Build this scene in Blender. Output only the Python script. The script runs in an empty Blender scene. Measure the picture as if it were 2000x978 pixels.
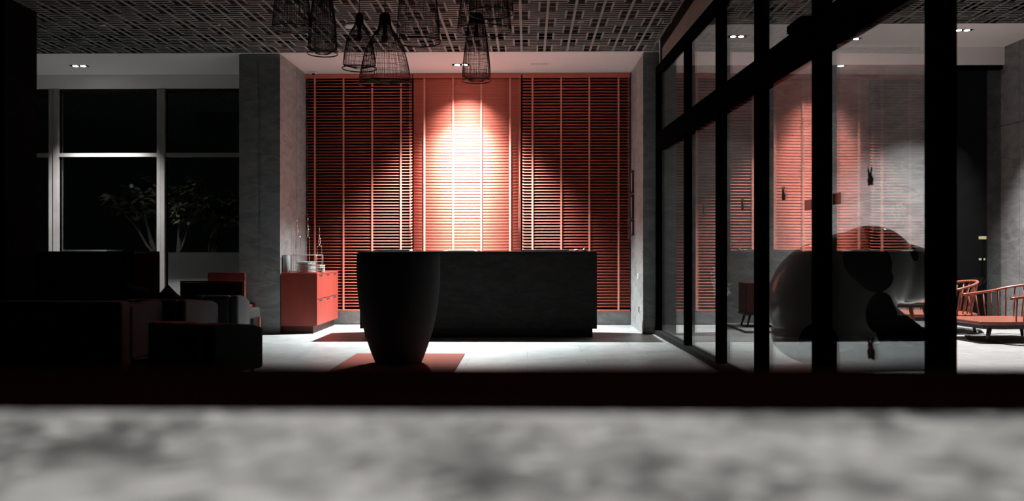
import bpy, bmesh, math, random
from mathutils import Vector, Matrix, Euler
random.seed(7)
PI = math.pi
scn = bpy.context.scene
COL = scn.collection

# ------------------------------------------------------------ camera
EYE = 1.13
YAW = math.atan(30/1700)
cam_d = bpy.data.cameras.new('camera'); cam = bpy.data.objects.new('camera', cam_d); COL.objects.link(cam)
cam.location = (0, 0, EYE); cam.rotation_euler = (PI/2, 0, YAW)
cam_d.sensor_width = 36; cam_d.lens = 1700/2000*36
cam_d.shift_y = -3/2000
cam_d.clip_start = .05; cam_d.clip_end = 200
cam_d.dof.use_dof = True; cam_d.dof.focus_distance = 12.0; cam_d.dof.aperture_fstop = 2.3
scn.camera = cam

# ------------------------------------------------------------ world, exposure
w = bpy.data.worlds.new('night'); scn.world = w; w.use_nodes = True
w.node_tree.nodes['Background'].inputs[0].default_value = (.75, .85, 1, 1)
w.node_tree.nodes['Background'].inputs[1].default_value = .0012
vs = scn.view_settings
vs.view_transform = 'Standard'; vs.look = 'None'; vs.exposure = -.2; vs.gamma = 1; vs.use_curve_mapping = False
scn.cycles.max_bounces = 10; scn.cycles.diffuse_bounces = 5; scn.cycles.glossy_bounces = 4
scn.cycles.transparent_max_bounces = 24
scn.cycles.caustics_reflective = False; scn.cycles.caustics_refractive = False
scn.cycles.sample_clamp_indirect = 3
scn.cycles.use_denoising = True

def spot(name, loc, target, power, size, blend=1.0, radius=.03, col=(1, .97, .95), parent=None):
    d = bpy.data.lights.new(name, 'SPOT'); o = bpy.data.objects.new(name, d); COL.objects.link(o)
    d.energy = power; d.spot_size = math.radians(size); d.spot_blend = blend; d.shadow_soft_size = radius; d.color = col
    o.location = loc
    o.rotation_euler = (Vector(target)-Vector(loc)).to_track_quat('-Z', 'Y').to_euler()
    return o

LX, LY, LZ = -.94, 12.32, 3.74           # the lit twin downlight over the reception
spot('reception_flood', (LX, LY, LZ-.03), (LX, 12.0, 0), 6400, 98, 1.0, .035, (.90, 1, 1))
spot('reception_wall_beam', (LX-.05, LY, LZ-.03), (LX, 13.0, 1.55), 1250, 26, 1.0, .02, (.9, 1, 1))
spot('reception_wall_wash', (LX+.05, LY, LZ-.03), (LX, 13.0, 1.4), 560, 92, 1.0, .02, (.9, 1, 1))
spot('window_flood', (-6.3, 12.3, LZ-.03), (-6.35, 12.85, 0), 1700, 78, 1.0, .03)
spot('lounge_flood_a', (4.64, 12.46, 4.09), (4.1, 12.35, 0), 130, 72, 1.0, .04)
spot('lounge_flood_b', (5.95, 12.0, 4.09), (5.5, 11.2, 0), 2900, 96, 1.0, .04)
spot('lounge_flood_c', (2.95, 12.3, 4.09), (2.95, 11.4, 0), 200, 90, 1.0, .04)  # unseen lamp, added to light the floor near the console
spot('planter_fill', (-5.9, 13.7, 3.4), (-5.6, 14.5, .9), 11, 80, 1.0, .03)  # unseen fill spot added to light the planter and shrubs
spot('parapet_fill', (.05, .1, 2.9), (.03, .5, 1.0), 100, 46, .6, .02)  # unseen spot added to brighten the parapet top

# ------------------------------------------------------------ pixel readings of the photograph -> metres
K = math.tan(YAW)
def PX(u, Y):
    a = (u-1000)/1700
    return Y*(a-K)/(1+a*K)
def PZ(v, u, Y):
    X = PX(u, Y)
    return EYE-(v-486)/1700*(Y*math.cos(YAW)-X*math.sin(YAW))

# ------------------------------------------------------------ materials
def mat(name, base=(.5, .5, .5), rough=.5, spec=.5, metal=0, noise=None, bump=0, bscale=40, coat=0, emis=None, estr=1):
    m = bpy.data.materials.new(name); m.use_nodes = True
    nt = m.node_tree; b = nt.nodes['Principled BSDF']
    b.inputs['Base Color'].default_value = (*base, 1); b.inputs['Roughness'].default_value = rough
    b.inputs['Specular IOR Level'].default_value = spec; b.inputs['Metallic'].default_value = metal
    b.inputs['Coat Weight'].default_value = coat
    tc = nt.nodes.new('ShaderNodeTexCoord')
    if noise:
        sc, c2, stretch = noise
        mp = nt.nodes.new('ShaderNodeMapping'); mp.inputs['Scale'].default_value = stretch
        nt.links.new(tc.outputs['Object'], mp.inputs['Vector'])
        n = nt.nodes.new('ShaderNodeTexNoise'); n.inputs['Scale'].default_value = sc; n.inputs['Detail'].default_value = 6
        nt.links.new(mp.outputs[0], n.inputs['Vector'])
        r = nt.nodes.new('ShaderNodeValToRGB')
        r.color_ramp.elements[0].color = (*base, 1); r.color_ramp.elements[1].color = (*c2, 1)
        r.color_ramp.elements[0].position = .3; r.color_ramp.elements[1].position = .7
        nt.links.new(n.outputs[0], r.inputs[0]); nt.links.new(r.outputs[0], b.inputs['Base Color'])
    if bump:
        n2 = nt.nodes.new('ShaderNodeTexNoise'); n2.inputs['Scale'].default_value = bscale; n2.inputs['Detail'].default_value = 4
        nt.links.new(tc.outputs['Object'], n2.inputs['Vector'])
        bp = nt.nodes.new('ShaderNodeBump'); bp.inputs['Strength'].default_value = bump; bp.inputs['Distance'].default_value = .01
        nt.links.new(n2.outputs[0], bp.inputs['Height']); nt.links.new(bp.outputs[0], b.inputs['Normal'])
    if emis:
        b.inputs['Emission Color'].default_value = (*emis, 1); b.inputs['Emission Strength'].default_value = estr
    return m

def stone(name, lo, hi, vein, rough=.4, rot=(.2, .5, .3), sc=1.0):
    m = mat(name, lo, rough, bump=.03, bscale=30); nt = m.node_tree; b = nt.nodes['Principled BSDF']
    tc = nt.nodes.new('ShaderNodeTexCoord'); mp = nt.nodes.new('ShaderNodeMapping')
    mp.inputs['Rotation'].default_value = rot; mp.inputs['Scale'].default_value = (sc, sc, 2.6*sc)
    nt.links.new(tc.outputs['Object'], mp.inputs[0])
    n = nt.nodes.new('ShaderNodeTexNoise'); n.inputs['Scale'].default_value = 2.2; n.inputs['Detail'].default_value = 9
    n.inputs['Distortion'].default_value = 1.2; nt.links.new(mp.outputs[0], n.inputs['Vector'])
    r = nt.nodes.new('ShaderNodeValToRGB')
    r.color_ramp.elements[0].color = (*lo, 1); r.color_ramp.elements[0].position = .35
    r.color_ramp.elements[1].color = (*hi, 1); r.color_ramp.elements[1].position = .68
    nt.links.new(n.outputs[0], r.inputs[0])
    wv = nt.nodes.new('ShaderNodeTexNoise'); wv.inputs['Scale'].default_value = 1.3; wv.inputs['Detail'].default_value = 5
    wv.inputs['Distortion'].default_value = 2.5; nt.links.new(mp.outputs[0], wv.inputs['Vector'])
    r2 = nt.nodes.new('ShaderNodeValToRGB'); e = r2.color_ramp.elements
    e[0].position = .47; e[0].color = (0, 0, 0, 1); e[1].position = .53; e[1].color = (0, 0, 0, 1)
    k = e.new(.5); k.color = (.6, .6, .6, 1)
    nt.links.new(wv.outputs[0], r2.inputs[0])
    mx = nt.nodes.new('ShaderNodeMix'); mx.data_type = 'RGBA'
    nt.links.new(r2.outputs[0], mx.inputs[0]); nt.links.new(r.outputs[0], mx.inputs[6]); mx.inputs[7].default_value = (*vein, 1)
    nt.links.new(mx.outputs[2], b.inputs['Base Color'])
    return m

def glass_mat(name, tint=(.93, .95, .95), f0=.04):
    m = bpy.data.materials.new(name); m.use_nodes = True; nt = m.node_tree; nt.nodes.clear()
    out = nt.nodes.new('ShaderNodeOutputMaterial'); mix = nt.nodes.new('ShaderNodeMixShader')
    tr = nt.nodes.new('ShaderNodeBsdfTransparent'); tr.inputs[0].default_value = (*tint, 1)
    gl = nt.nodes.new('ShaderNodeBsdfGlossy'); gl.inputs['Roughness'].default_value = 0.0
    gl.inputs[0].default_value = (.95, .95, .95, 1)
    lw = nt.nodes.new('ShaderNodeLayerWeight'); lw.inputs[0].default_value = .5
    p = nt.nodes.new('ShaderNodeMath'); p.operation = 'POWER'; p.inputs[1].default_value = 5
    nt.links.new(lw.outputs['Facing'], p.inputs[0])
    ma = nt.nodes.new('ShaderNodeMath'); ma.operation = 'MULTIPLY_ADD'; ma.inputs[1].default_value = 1-f0; ma.inputs[2].default_value = f0
    nt.links.new(p.outputs[0], ma.inputs[0]); nt.links.new(ma.outputs[0], mix.inputs[0])
    nt.links.new(tr.outputs[0], mix.inputs[1]); nt.links.new(gl.outputs[0], mix.inputs[2])
    nt.links.new(mix.outputs[0], out.inputs[0])
    return m

M = {}
M['stone'] = stone('grey_veined_stone', (.17, .173, .173), (.27, .27, .27), (.33, .33, .325), .6)
M['floor'] = stone('grey_stone_floor', (.27, .27, .27), (.36, .36, .355), (.41, .41, .40), .40, rot=(0, 0, .6), sc=1.4)
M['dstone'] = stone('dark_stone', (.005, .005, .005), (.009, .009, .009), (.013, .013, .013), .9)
M['dstone'].node_tree.nodes['Principled BSDF'].inputs['Specular IOR Level'].default_value = 0
M['floor'].node_tree.nodes['Principled BSDF'].inputs['Specular IOR Level'].default_value = .9
M['counter'] = stone('black_stone', (.018, .018, .0175), (.028, .028, .027), (.036, .016, .015), .8, sc=2)
M['counter'].node_tree.nodes['Principled BSDF'].inputs['Specular IOR Level'].default_value = 0
M['white'] = mat('white_plaster', (.88, .88, .87), .85, bump=.05, bscale=120)
M['grille'] = mat('grey_painted_grille', (.20, .21, .195), .7, noise=(8, (.23, .24, .225), (1, 1, 1)))
M['void'] = mat('black_plenum', (.004, .004, .004), .95, bump=.02)
M['black'] = mat('black_metal', (.003, .003, .0033), .8, spec=0, bump=.02)
M['frame'] = mat('grey_metal', (.22, .215, .21), .4, noise=(5, (.27, .265, .26), (1, 1, 1)))
M['frame2'] = mat('dark_grey_metal', (.012, .012, .012), .7, spec=.1, bump=.02)
M['blind'] = mat('red_stained_slats', (.46, .098, .068), .6, spec=.2, noise=(30, (.53, .12, .084), (.15, 1, 6)))
M['tape'] = mat('terracotta_tape', (.66, .22, .16), .8, bump=.1, bscale=400)
M['redwood'] = mat('red_lacquered_wood', (.24, .030, .020), .45, noise=(18, (.29, .040, .028), (1, 1, .12)))
M['deepred'] = mat('dark_red_lacquer', (.006, .0006, .0004), .6, spec=.0, noise=(18, (.008, .0008, .0006), (1, 1, .12)))
M['chairdark'] = mat('dark_brown_red_wood', (.07, .016, .011), .5, spec=.2, noise=(14, (.09, .022, .015), (1, 1, .2)))
M['chairwood'] = mat('reddish_brown_wood', (.20, .055, .035), .3, noise=(14, (.28, .085, .055), (1, 1, .2)))
M['darkwood'] = mat('dark_brown_wood', (.02, .015, .013), .4, noise=(10, (.035, .022, .018), (1, 1, .2)))
M['rattan'] = mat('dark_rattan', (.06, .044, .038), .7, noise=(60, (.08, .057, .047), (1, 1, 1)))
M['pot'] = mat('charcoal_woven', (.05, .053, .053), .9, spec=0)
M['rug'] = mat('rust_rug', (.28, .05, .03), .95, noise=(160, (.36, .08, .05), (1, 1, 1)), bump=.3, bscale=300)
M['rug2'] = mat('dark_grey_rug', (.07, .07, .07), .95, noise=(9, (.30, .30, .29), (1, 1, 1)), bump=.3, bscale=200)
M['rugedge'] = mat('black_rug_edge', (.015, .015, .015), .95, bump=.3, bscale=200)
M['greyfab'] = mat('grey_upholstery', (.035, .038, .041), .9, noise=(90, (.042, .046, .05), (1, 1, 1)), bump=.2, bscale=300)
M['redfab'] = mat('deep_red_upholstery', (.15, .014, .012), .85, noise=(90, (.18, .018, .015), (1, 1, 1)), bump=.2, bscale=300)
M['brownfab'] = mat('brown_upholstery', (.02, .014, .011), .85, noise=(90, (.03, .02, .015), (1, 1, 1)), bump=.2, bscale=300)
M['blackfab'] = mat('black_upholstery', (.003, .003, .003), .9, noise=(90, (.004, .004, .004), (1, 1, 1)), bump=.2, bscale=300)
M['metal'] = mat('polished_brass', (.55, .48, .40), .22, metal=1, noise=(20, (.6, .52, .44), (1, 1, 1)))
M['cord'] = mat('black_cord', (.01, .01, .01), .6, bump=.02)
M['bulb'] = mat('unlit_bulb', (.35, .35, .33), .12, spec=.7, noise=(5, (.4, .4, .38), (1, 1, 1)))
M['whitepl'] = mat('white_plastic', (.75, .75, .74), .35, bump=.02)
M['greypl'] = mat('grey_plastic', (.28, .28, .28), .4, bump=.02)
M['paper'] = mat('white_paper', (.85, .85, .83), .7, bump=.02)
M['plate'] = mat('glazed_ceramic', (.48, .48, .46), .18, noise=(30, (.60, .60, .58), (1, 1, 1)))
M['leaf'] = mat('leathery_leaf', (.10, .105, .06), .5, noise=(20, (.17, .17, .10), (1, 1, 1)))
M['paleleaf'] = mat('pale_yellow_leaf', (.55, .50, .36), .5, noise=(20, (.62, .56, .42), (1, 1, 1)))
M['bark'] = mat('grey_bark', (.05, .047, .044), .85, noise=(30, (.08, .077, .072), (1, 1, .3)), bump=.4, bscale=60)
M['soil'] = mat('planting_soil', (.02, .017, .014), .95, bump=.6, bscale=60)
M['blossom'] = mat('white_blossom', (.8, .8, .78), .5, noise=(40, (.88, .88, .86), (1, 1, 1)))
M['planter'] = mat('pale_planter_render', (.20, .195, .19), .8, noise=(4, (.25, .245, .24), (1, 1, 1)), bump=.1)
M['glass'] = glass_mat('window_glass')
M['nightglass'] = glass_mat('dimmed_reflection_glass', (.9, .92, .92), .012)  # reflections turned down so the pane stays black, no real coating
M['acrylic'] = glass_mat('clear_acrylic', (.97, .98, .98))
M['lamp'] = mat('lamp_lens', (1, 1, 1), .3, emis=(1, .98, .96), estr=30, bump=.01)
M['sticker'] = mat('grey_sticker_film', (.16, .165, .16), .8, bump=.02)
M['redtag'] = mat('red_enamel', (.75, .07, .035), .35, emis=None, bump=.02)
M['timber'] = mat('near_black_red_timber', (.004, .001, .0009), .9, spec=0, noise=(12, (.005, .0014, .0012), (.2, 1, 1)))
M['board'] = mat('framed_print', (.5, .49, .47), .5, noise=(25, (.25, .24, .23), (1, 1, 1)))
M['ground'] = mat('dark_paving', (.03, .03, .03), .8, bump=.2)

# woven ribs on the big pot
def ribs(m, scale, strength):
    nt = m.node_tree; b = nt.nodes['Principled BSDF']
    tc = nt.nodes.new('ShaderNodeTexCoord'); wv = nt.nodes.new('ShaderNodeTexWave'); wv.bands_direction = 'X'
    wv.inputs['Scale'].default_value = scale; wv.inputs['Distortion'].default_value = 2.5; wv.inputs['Detail'].default_value = 3
    wv.inputs['Detail Scale'].default_value = .6
    mp = nt.nodes.new('ShaderNodeMapping'); mp.inputs['Scale'].default_value = (1, 1, .12)
    nt.links.new(tc.outputs['Object'], mp.inputs[0]); nt.links.new(mp.outputs[0], wv.inputs[0])
    r = nt.nodes.new('ShaderNodeValToRGB'); r.color_ramp.elements[0].color = (.11, .114, .116, 1); r.color_ramp.elements[1].color = (.15, .157, .16, 1)
    nt.links.new(wv.outputs[0], r.inputs[0]); nt.links.new(r.outputs[0], b.inputs['Base Color'])
    bp = nt.nodes.new('ShaderNodeBump'); bp.inputs['Strength'].default_value = strength; bp.inputs['Distance'].default_value = .01
    nt.links.new(wv.outputs[0], bp.inputs['Height']); nt.links.new(bp.outputs[0], b.inputs['Normal'])
ribs(M['pot'], 40, .15)

# floor joints
def joints(m):
    nt = m.node_tree; b = nt.nodes['Principled BSDF']
    src = b.inputs['Base Color'].links[0].from_socket
    tc = nt.nodes.new('ShaderNodeTexCoord'); br = nt.nodes.new('ShaderNodeTexBrick')
    br.offset = .5; br.inputs['Scale'].default_value = 1; br.inputs['Mortar Size'].default_value = .004
    br.inputs['Brick Width'].default_value = 1.2; br.inputs['Row Height'].default_value = .6
    br.inputs['Color1'].default_value = (1, 1, 1, 1); br.inputs['Color2'].default_value = (.9, .9, .9, 1); br.inputs['Mortar'].default_value = (.55, .55, .55, 1)
    nt.links.new(tc.outputs['Object'], br.inputs['Vector'])
    mx = nt.nodes.new('ShaderNodeMix'); mx.data_type = 'RGBA'; mx.blend_type = 'MULTIPLY'; mx.inputs[0].default_value = 1
    nt.links.new(src, mx.inputs[6]); nt.links.new(br.outputs['Color'], mx.inputs[7]); nt.links.new(mx.outputs[2], b.inputs['Base Color'])
joints(M['floor'])

# pale granite of the parapet under the camera: mottled crystals
def granite():
    m = mat('pale_granite', (.3, .3, .3), .8, spec=.15); nt = m.node_tree; b = nt.nodes['Principled BSDF']
    tc = nt.nodes.new('ShaderNodeTexCoord')
    v = nt.nodes.new('ShaderNodeTexVoronoi'); v.inputs['Scale'].default_value = 75
    n = nt.nodes.new('ShaderNodeTexNoise'); n.inputs['Scale'].default_value = 22; n.inputs['Detail'].default_value = 3
    n3 = nt.nodes.new('ShaderNodeTexNoise'); n3.inputs['Scale'].default_value = 5; n3.inputs['Detail'].default_value = 3
    for q in (v, n, n3): nt.links.new(tc.outputs['Object'], q.inputs['Vector'])
    sep = nt.nodes.new('ShaderNodeSeparateColor'); nt.links.new(v.outputs['Color'], sep.inputs[0])
    r1 = nt.nodes.new('ShaderNodeValToRGB'); r1.color_ramp.elements[0].position = .72; r1.color_ramp.elements[1].position = 1.0
    nt.links.new(sep.outputs[0], r1.inputs[0])
    a = nt.nodes.new('ShaderNodeMath'); a.operation = 'MULTIPLY_ADD'; a.inputs[1].default_value = .8
    nt.links.new(n.outputs[0], a.inputs[0])
    a2 = nt.nodes.new('ShaderNodeMath'); a2.operation = 'MULTIPLY'; a2.inputs[1].default_value = .9; nt.links.new(n3.outputs[0], a2.inputs[0]); nt.links.new(a2.outputs[0], a.inputs[2])
    r2 = nt.nodes.new('ShaderNodeValToRGB'); e = r2.color_ramp.elements
    e[0].position = .62; e[0].color = (.08, .086, .085, 1); e[1].position = 1.0; e[1].color = (.72, .72, .70, 1)
    nt.links.new(a.outputs[0], r2.inputs[0])
    mx = nt.nodes.new('ShaderNodeMix'); mx.data_type = 'RGBA'
    nt.links.new(r1.outputs[0], mx.inputs[0]); nt.links.new(r2.outputs[0], mx.inputs[6]); mx.inputs[7].default_value = (.95, .95, .92, 1)
    nt.links.new(mx.outputs[2], b.inputs['Base Color'])
    return m
M['granite'] = granite()

# ------------------------------------------------------------ mesh helpers
class MB:
    def __init__(s): s.v = []; s.f = []; s.smooth = []
    def box(s, x0, x1, y0, y1, z0, z1):
        n = len(s.v)
        s.v += [(x, y, z) for z in (z0, z1) for y in (y0, y1) for x in (x0, x1)]
        for q in ((0, 2, 3, 1), (4, 5, 7, 6), (0, 1, 5, 4), (2, 6, 7, 3), (0, 4, 6, 2), (1, 3, 7, 5)):
            s.f.append(tuple(n+i for i in q)); s.smooth.append(False)
        return s
    def rbox(s, c, size, rot):   # rotated box
        n = len(s.v); h = [d/2 for d in size]
        for z in (-h[2], h[2]):
            for y in (-h[1], h[1]):
                for x in (-h[0], h[0]):
                    p = rot @ Vector((x, y, z)); s.v.append((p.x+c[0], p.y+c[1], p.z+c[2]))
        for q in ((0, 2, 3, 1), (4, 5, 7, 6), (0, 1, 5, 4), (2, 6, 7, 3), (0, 4, 6, 2), (1, 3, 7, 5)):
            s.f.append(tuple(n+i for i in q)); s.smooth.append(False)
        return s
    def tube(s, pts, r, n=8, caps=True, closed=False, flat=1.0):
        pts = [Vector(p) for p in pts]; m = len(pts); base = len(s.v)
        rr = r if isinstance(r, (list, tuple)) else [r]*m
        prev = None
        for i, p in enumerate(pts):
            if closed: t = pts[(i+1) % m]-pts[i-1]
            else: t = pts[min(i+1, m-1)]-pts[max(i-1, 0)]
            if t.length < 1e-9: t = Vector((0, 0, 1))
            t.normalize()
            if prev is None:
                up = Vector((0, 0, 1)) if abs(t.z) < .9 else Vector((1, 0, 0))
                a = t.cross(up).normalized()
            else:
                a = (prev-t*prev.dot(t))
                a = a.normalized() if a.length > 1e-6 else t.orthogonal().normalized()
            prev = a; b = t.cross(a)
            for k in range(n):
                th = 2*PI*k/n+PI/n
                q = p+a*math.cos(th)*rr[i]+b*math.sin(th)*rr[i]*flat
                s.v.append(tuple(q))
        for i in range(m if closed else m-1):
            for k in range(n):
                a0 = base+i*n+k; a1 = base+i*n+(k+1) % n; j = (i+1) % m
                b0 = base+j*n+k; b1 = base+j*n+(k+1) % n
                s.f.append((a0, a1, b1, b0)); s.smooth.append(n > 4)
        if caps and not closed:
            s.f.append(tuple(base+k for k in range(n))[::-1]); s.smooth.append(False)
            s.f.append(tuple(base+(m-1)*n+k for k in range(n))); s.smooth.append(False)
        return s
    def lathe(s, prof, cx=0, cy=0, n=48, z0=0):
        base = len(s.v); m = len(prof)
        for r, z in prof:
            for k in range(n):
                th = 2*PI*k/n; s.v.append((cx+r*math.cos(th), cy+r*math.sin(th), z0+z))
        for i in range(m-1):
            for k in range(n):
                a0 = base+i*n+k; a1 = base+i*n+(k+1) % n
                s.f.append((a0, a1, a1+n, a0+n)); s.smooth.append(True)
        s.f.append(tuple(base+k for k in range(n))[::-1]); s.smooth.append(False)
        s.f.append(tuple(base+(m-1)*n+k for k in range(n))); s.smooth.append(False)
        return s
    def prism(s, outline, axis, a0, a1):   # outline of (p,q) pairs extruded along axis
        base = len(s.v); n = len(outline)
        for a in (a0, a1):
            for p, q in outline:
                s.v.append({'x': (a, p, q), 'y': (p, a, q), 'z': (p, q, a)}[axis])
        s.f.append(tuple(base+k for k in range(n))); s.smooth.append(False)
        s.f.append(tuple(base+n+k for k in range(n))[::-1]); s.smooth.append(False)
        for k in range(n):
            s.f.append((base+k, base+n+k, base+n+(k+1) % n, base+(k+1) % n)); s.smooth.append(False)
        return s
    def ball(s, c, r, seg=14, rings=9):
        rx, ry, rz = r if isinstance(r, (list, tuple)) else (r, r, r)
        base = len(s.v)
        for i in range(rings+1):
            ph = PI*i/rings
            for k in range(seg):
                th = 2*PI*k/seg
                s.v.append((c[0]+rx*math.sin(ph)*math.cos(th), c[1]+ry*math.sin(ph)*math.sin(th), c[2]+rz*math.cos(ph)))
        for i in range(rings):
            for k in range(seg):
                a0 = base+i*seg+k; a1 = base+i*seg+(k+1) % seg
                s.f.append((a0, a0+seg, a1+seg, a1)); s.smooth.append(True)
        return s
    def build(s, name, material, parent=None, loc=None, bevel=0, fix=True):
        me = bpy.data.meshes.new(name); me.from_pydata(s.v, [], s.f)
        me.polygons.foreach_set('use_smooth', s.smooth)
        bm = bmesh.new(); bm.from_mesh(me)
        if fix: bmesh.ops.recalc_face_normals(bm, faces=bm.faces)
        bm.to_mesh(me); bm.free(); me.update()
        me.materials.append(material)
        o = bpy.data.objects.new(name, me); COL.objects.link(o)
        if parent: o.parent = parent
        if loc: o.location = loc
        if bevel:
            b = o.modifiers.new('bevel', 'BEVEL'); b.width = bevel; b.segments = 2; b.limit_method = 'ANGLE'
        return o
def Box(*a): return MB().box(*a)
def empty(name, loc=(0, 0, 0), rz=0):
    o = bpy.data.objects.new(name, None); COL.objects.link(o); o.location = loc; o.rotation_euler = (0, 0, rz)
    o.empty_display_size = .1
    return o
def tag(o, label, cat, group=None):
    o['label'] = label; o['category'] = cat
    if group: o['group'] = group
    return o
def struct(o): o['kind'] = 'structure'; return o
def copy_tree(o, parent=None):
    c = o.copy(); COL.objects.link(c)
    if parent: c.parent = parent
    for ch in [x for x in COL.objects if x.parent == o]: copy_tree(ch, c)
    return c

# ============================================================ SETTING
YW, YP, ZC, ZR = 13.0, 11.58, 3.74, 4.12
XG = 1.77
struct(Box(-9.2, 8.6, .9, 13.3, -.12, 0).build('floor', M['floor']))
struct(Box(-14, 14, 13.3, 22, -.2, -.06).build('ground', M['ground']))
struct(Box(-9.2, 8.6, -1.2, .9, -.16, 0).build('floor', M['ground']))

# left room: soffit, window wall head, pillars
LPx0, LPx1 = PX(467, YP), PX(547, YP)
RPx0, RPx1 = PX(1256, YP), XG-.02
YS = 1700*(ZC-EYE)/(486-101.5)
struct(Box(-9.2, XG-.03, YS, 13.6, ZC, ZC+.12).build('ceiling', M['white']))
zf = PZ(174, 300, YW)
struct(Box(-9.0, LPx0, YW-.06, YW+.14, zf, ZC).build('wall_back', M['white']))
def pillar(x0, x1, name, seam_u=None):
    m = MB()
    ys = 12.4
    g = .006
    m.box(x0+.01, x1-.01, YP+.01, YW+.3, 0, ZC)
    fs = [x0, x0+(x1-x0)*.47, x1] if seam_u else [x0, x1]
    for a, b in zip(fs[:-1], fs[1:]):
        m.box(a+(g*3 if a != x0 else 0), b-(g*3 if b != x1 else 0), YP, YP+.03, 0, ZC-.012)
    for a, b in ((YP+.03, ys-g), (ys+g, YW+.2)):
        m.box(x1-.03, x1, a, b, 0, ZC-.012); m.box(x0, x0+.03, a, b, 0, ZC-.012)
    return struct(m.build(name, M['stone']))
pillar(LPx0, LPx1, 'wall_left', True)
pillar(RPx0, RPx1, 'wall_right')
# wall behind the blinds + stone skirting under them
struct(Box(LPx1, RPx0, YW+.08, YW+.28, 0, ZC).build('wall_back', M['void']))
zsk = PZ(606, 640, YW)
struct(Box(LPx1, RPx0, YW-.02, YW+.08, 0, zsk).build('baseboard_back', M['stone']))
# far left pillar (dark, nearer) and left side wall
xl = PX(41, 9.2)
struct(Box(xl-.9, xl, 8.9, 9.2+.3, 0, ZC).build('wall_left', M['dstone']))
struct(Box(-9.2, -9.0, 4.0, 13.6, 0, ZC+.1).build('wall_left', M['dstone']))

# fretwork ceilings
def fretwork(x0, x1, y0, y1, z, yref, xref=0.0):
    m = MB(); th = .004; P = .30; H = .325; bw = .014; vb = .011
    i0 = math.floor((x0-xref)/P); i1 = math.ceil((x1-xref)/P)
    j1 = int(math.ceil((yref-y0)/H))
    def bx(a, b, c, d, t=th):
        a = max(a, x0); b = min(b, x1); c = max(c, y0); d = min(d, y1)
        if b-a > .002 and d-c > .002: m.box(a, b, c, d, z, z+t)
    for i in range(i0, i1+1):
        x = xref+i*P
        bx(x-bw, x+bw, y0, y1, th*1.3)
    for j in range(-1, j1+1):
        ya = yref-(j+1)*H; yb = yref-j*H
        for i in range(i0, i1+1):
            x = xref+i*P
            if (i+j) % 2 == 0:
                for s in (-1, 1):
                    xa, xb = sorted((x+s*.083, x+s*.105)); bx(xa, xb, ya-.03, yb+.03)
                    xa, xb = sorted((x+s*bw, x+s*.083))
                    bx(xa, xb, (ya+yb)/2-.007, (ya+yb)/2+.007, th*.9)
                    for yy in (ya, yb): bx(xa, xb, yy-.012, yy+.012, th*.9)
                # slits band from each short bar to the neighbouring long bars
                for s in (-1, 1):
                    xa, xb = sorted((x+s*.105, x+s*(P-bw)))
                    for q in range(4):
                        yy = ya+H*q/4; bx(xa, xb, yy-.015, yy+.015, th*.9)
    bx(x0, x1, y1-.02, y1, th*1.4); bx(x0, x0+.02, y0, y1, th*1.4); bx(x1-.02, x1, y0, y1, th*1.4)
    return m
Y0L = 5.2
struct(fretwork(-9.0, XG-.12, Y0L, YS, ZC, YS-.03, PX(1063, YS)).build('ceiling', M['grille']))
struct(Box(-9.0, XG-.12, Y0L, YS, ZC+.25, ZC+.3).build('ceiling', M['void']))
YSR = 1700*(ZR-EYE)/(486-50)
struct(fretwork(XG+.12, 8.4, Y0L, YSR, ZR, YSR-.03, .1).build('ceiling', M['grille']))
struct(Box(XG+.12, 8.6, Y0L, YSR, ZR+.25, ZR+.3).build('ceiling', M['void']))
struct(Box(XG+.12, 8.6, YSR, 13.6, ZR, ZR+.12).build('ceiling', M['white']))

# right room: back wall, window gap, stone side wall
XWIN = PX(1815, YW); XSW = 7.06
struct(Box(XG+.1, XWIN, YW, YW+.3, 0, 3.86).build('wall_back', M['stone']))
struct(Box(XG+.1, XSW+.2, YW, YW+.3, 3.86, ZR).build('wall_back', M['white']))
mm = MB()
ysm = 12.62
mm.box(XSW+.01, XSW+.3, 5.2, 13.5, 0, ZR)
for a, b in ((5.2, 9.9), (9.912, ysm-.006), (ysm+.006, 13.5)):
    for c, d in ((0, 2.95), (2.962, ZR)): mm.box(XSW, XSW+.03, a, b, c, d)
struct(mm.build('wall_right', M['stone']))

# left window
def window_left():
    r = struct(empty('window_1', (0, YW, 0)))
    x0, x1 = -9.0, LPx0
    ztr = PZ(303, 200, YW); zh = zf
    def mull(u0, u1):
        a, b = PX(u0, YW-.06), PX(u1, YW-.06)
        m = MB(); m.box(a, a+(b-a)*.42, -.06, .06, 0, zh); m.box(a+(b-a)*.5, b, -.075, .06, 0, zh); m.box(a, b, -.02, .05, 0, zh)
        m.build('mullion', M['frame'], r)
    mull(95, 114); mull(306, 322)
    MB().box(x0, x1, -.03, .06, zh-.05, zh).build('window_frame', M['frame2'], r)
    MB().box(x0, x1, -.05, .06, ztr-.028, ztr+.028).build('transom', M['frame'], r)
    MB().box(x0, x1, -.05, .06, 0, .06).build('window_sill', M['frame'], r)
    xs = [x0, PX(104, YW), PX(314, YW), x1]
    for a, b in zip(xs[:-1], xs[1:]):
        for c, d in ((.06, ztr-.028), (ztr+.028, zh-.05)):
            MB().box(a+.03, b-.03, .0, .01, c, d).build('pane', M['glass'], r)
window_left()
# right room's dark window
def window_right():
    r = struct(empty('window_3', (0, YW+.1, 0)))
    x0, x1 = XWIN, XSW
    MB().box(x0, x1, -.05, .05, 3.80, 3.86).build('window_frame', M['black'], r)
    MB().box(x0, x0+.06, -.05, .05, 0, 3.8).build('mullion', M['black'], r)
    MB().box(x0, x1, -.05, .05, 0, .06).build('window_sill', M['black'], r)
    MB().box(x0+.06, x1, .0, .01, .06, 3.8).build('pane', M['nightglass'], r)
window_right()

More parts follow.
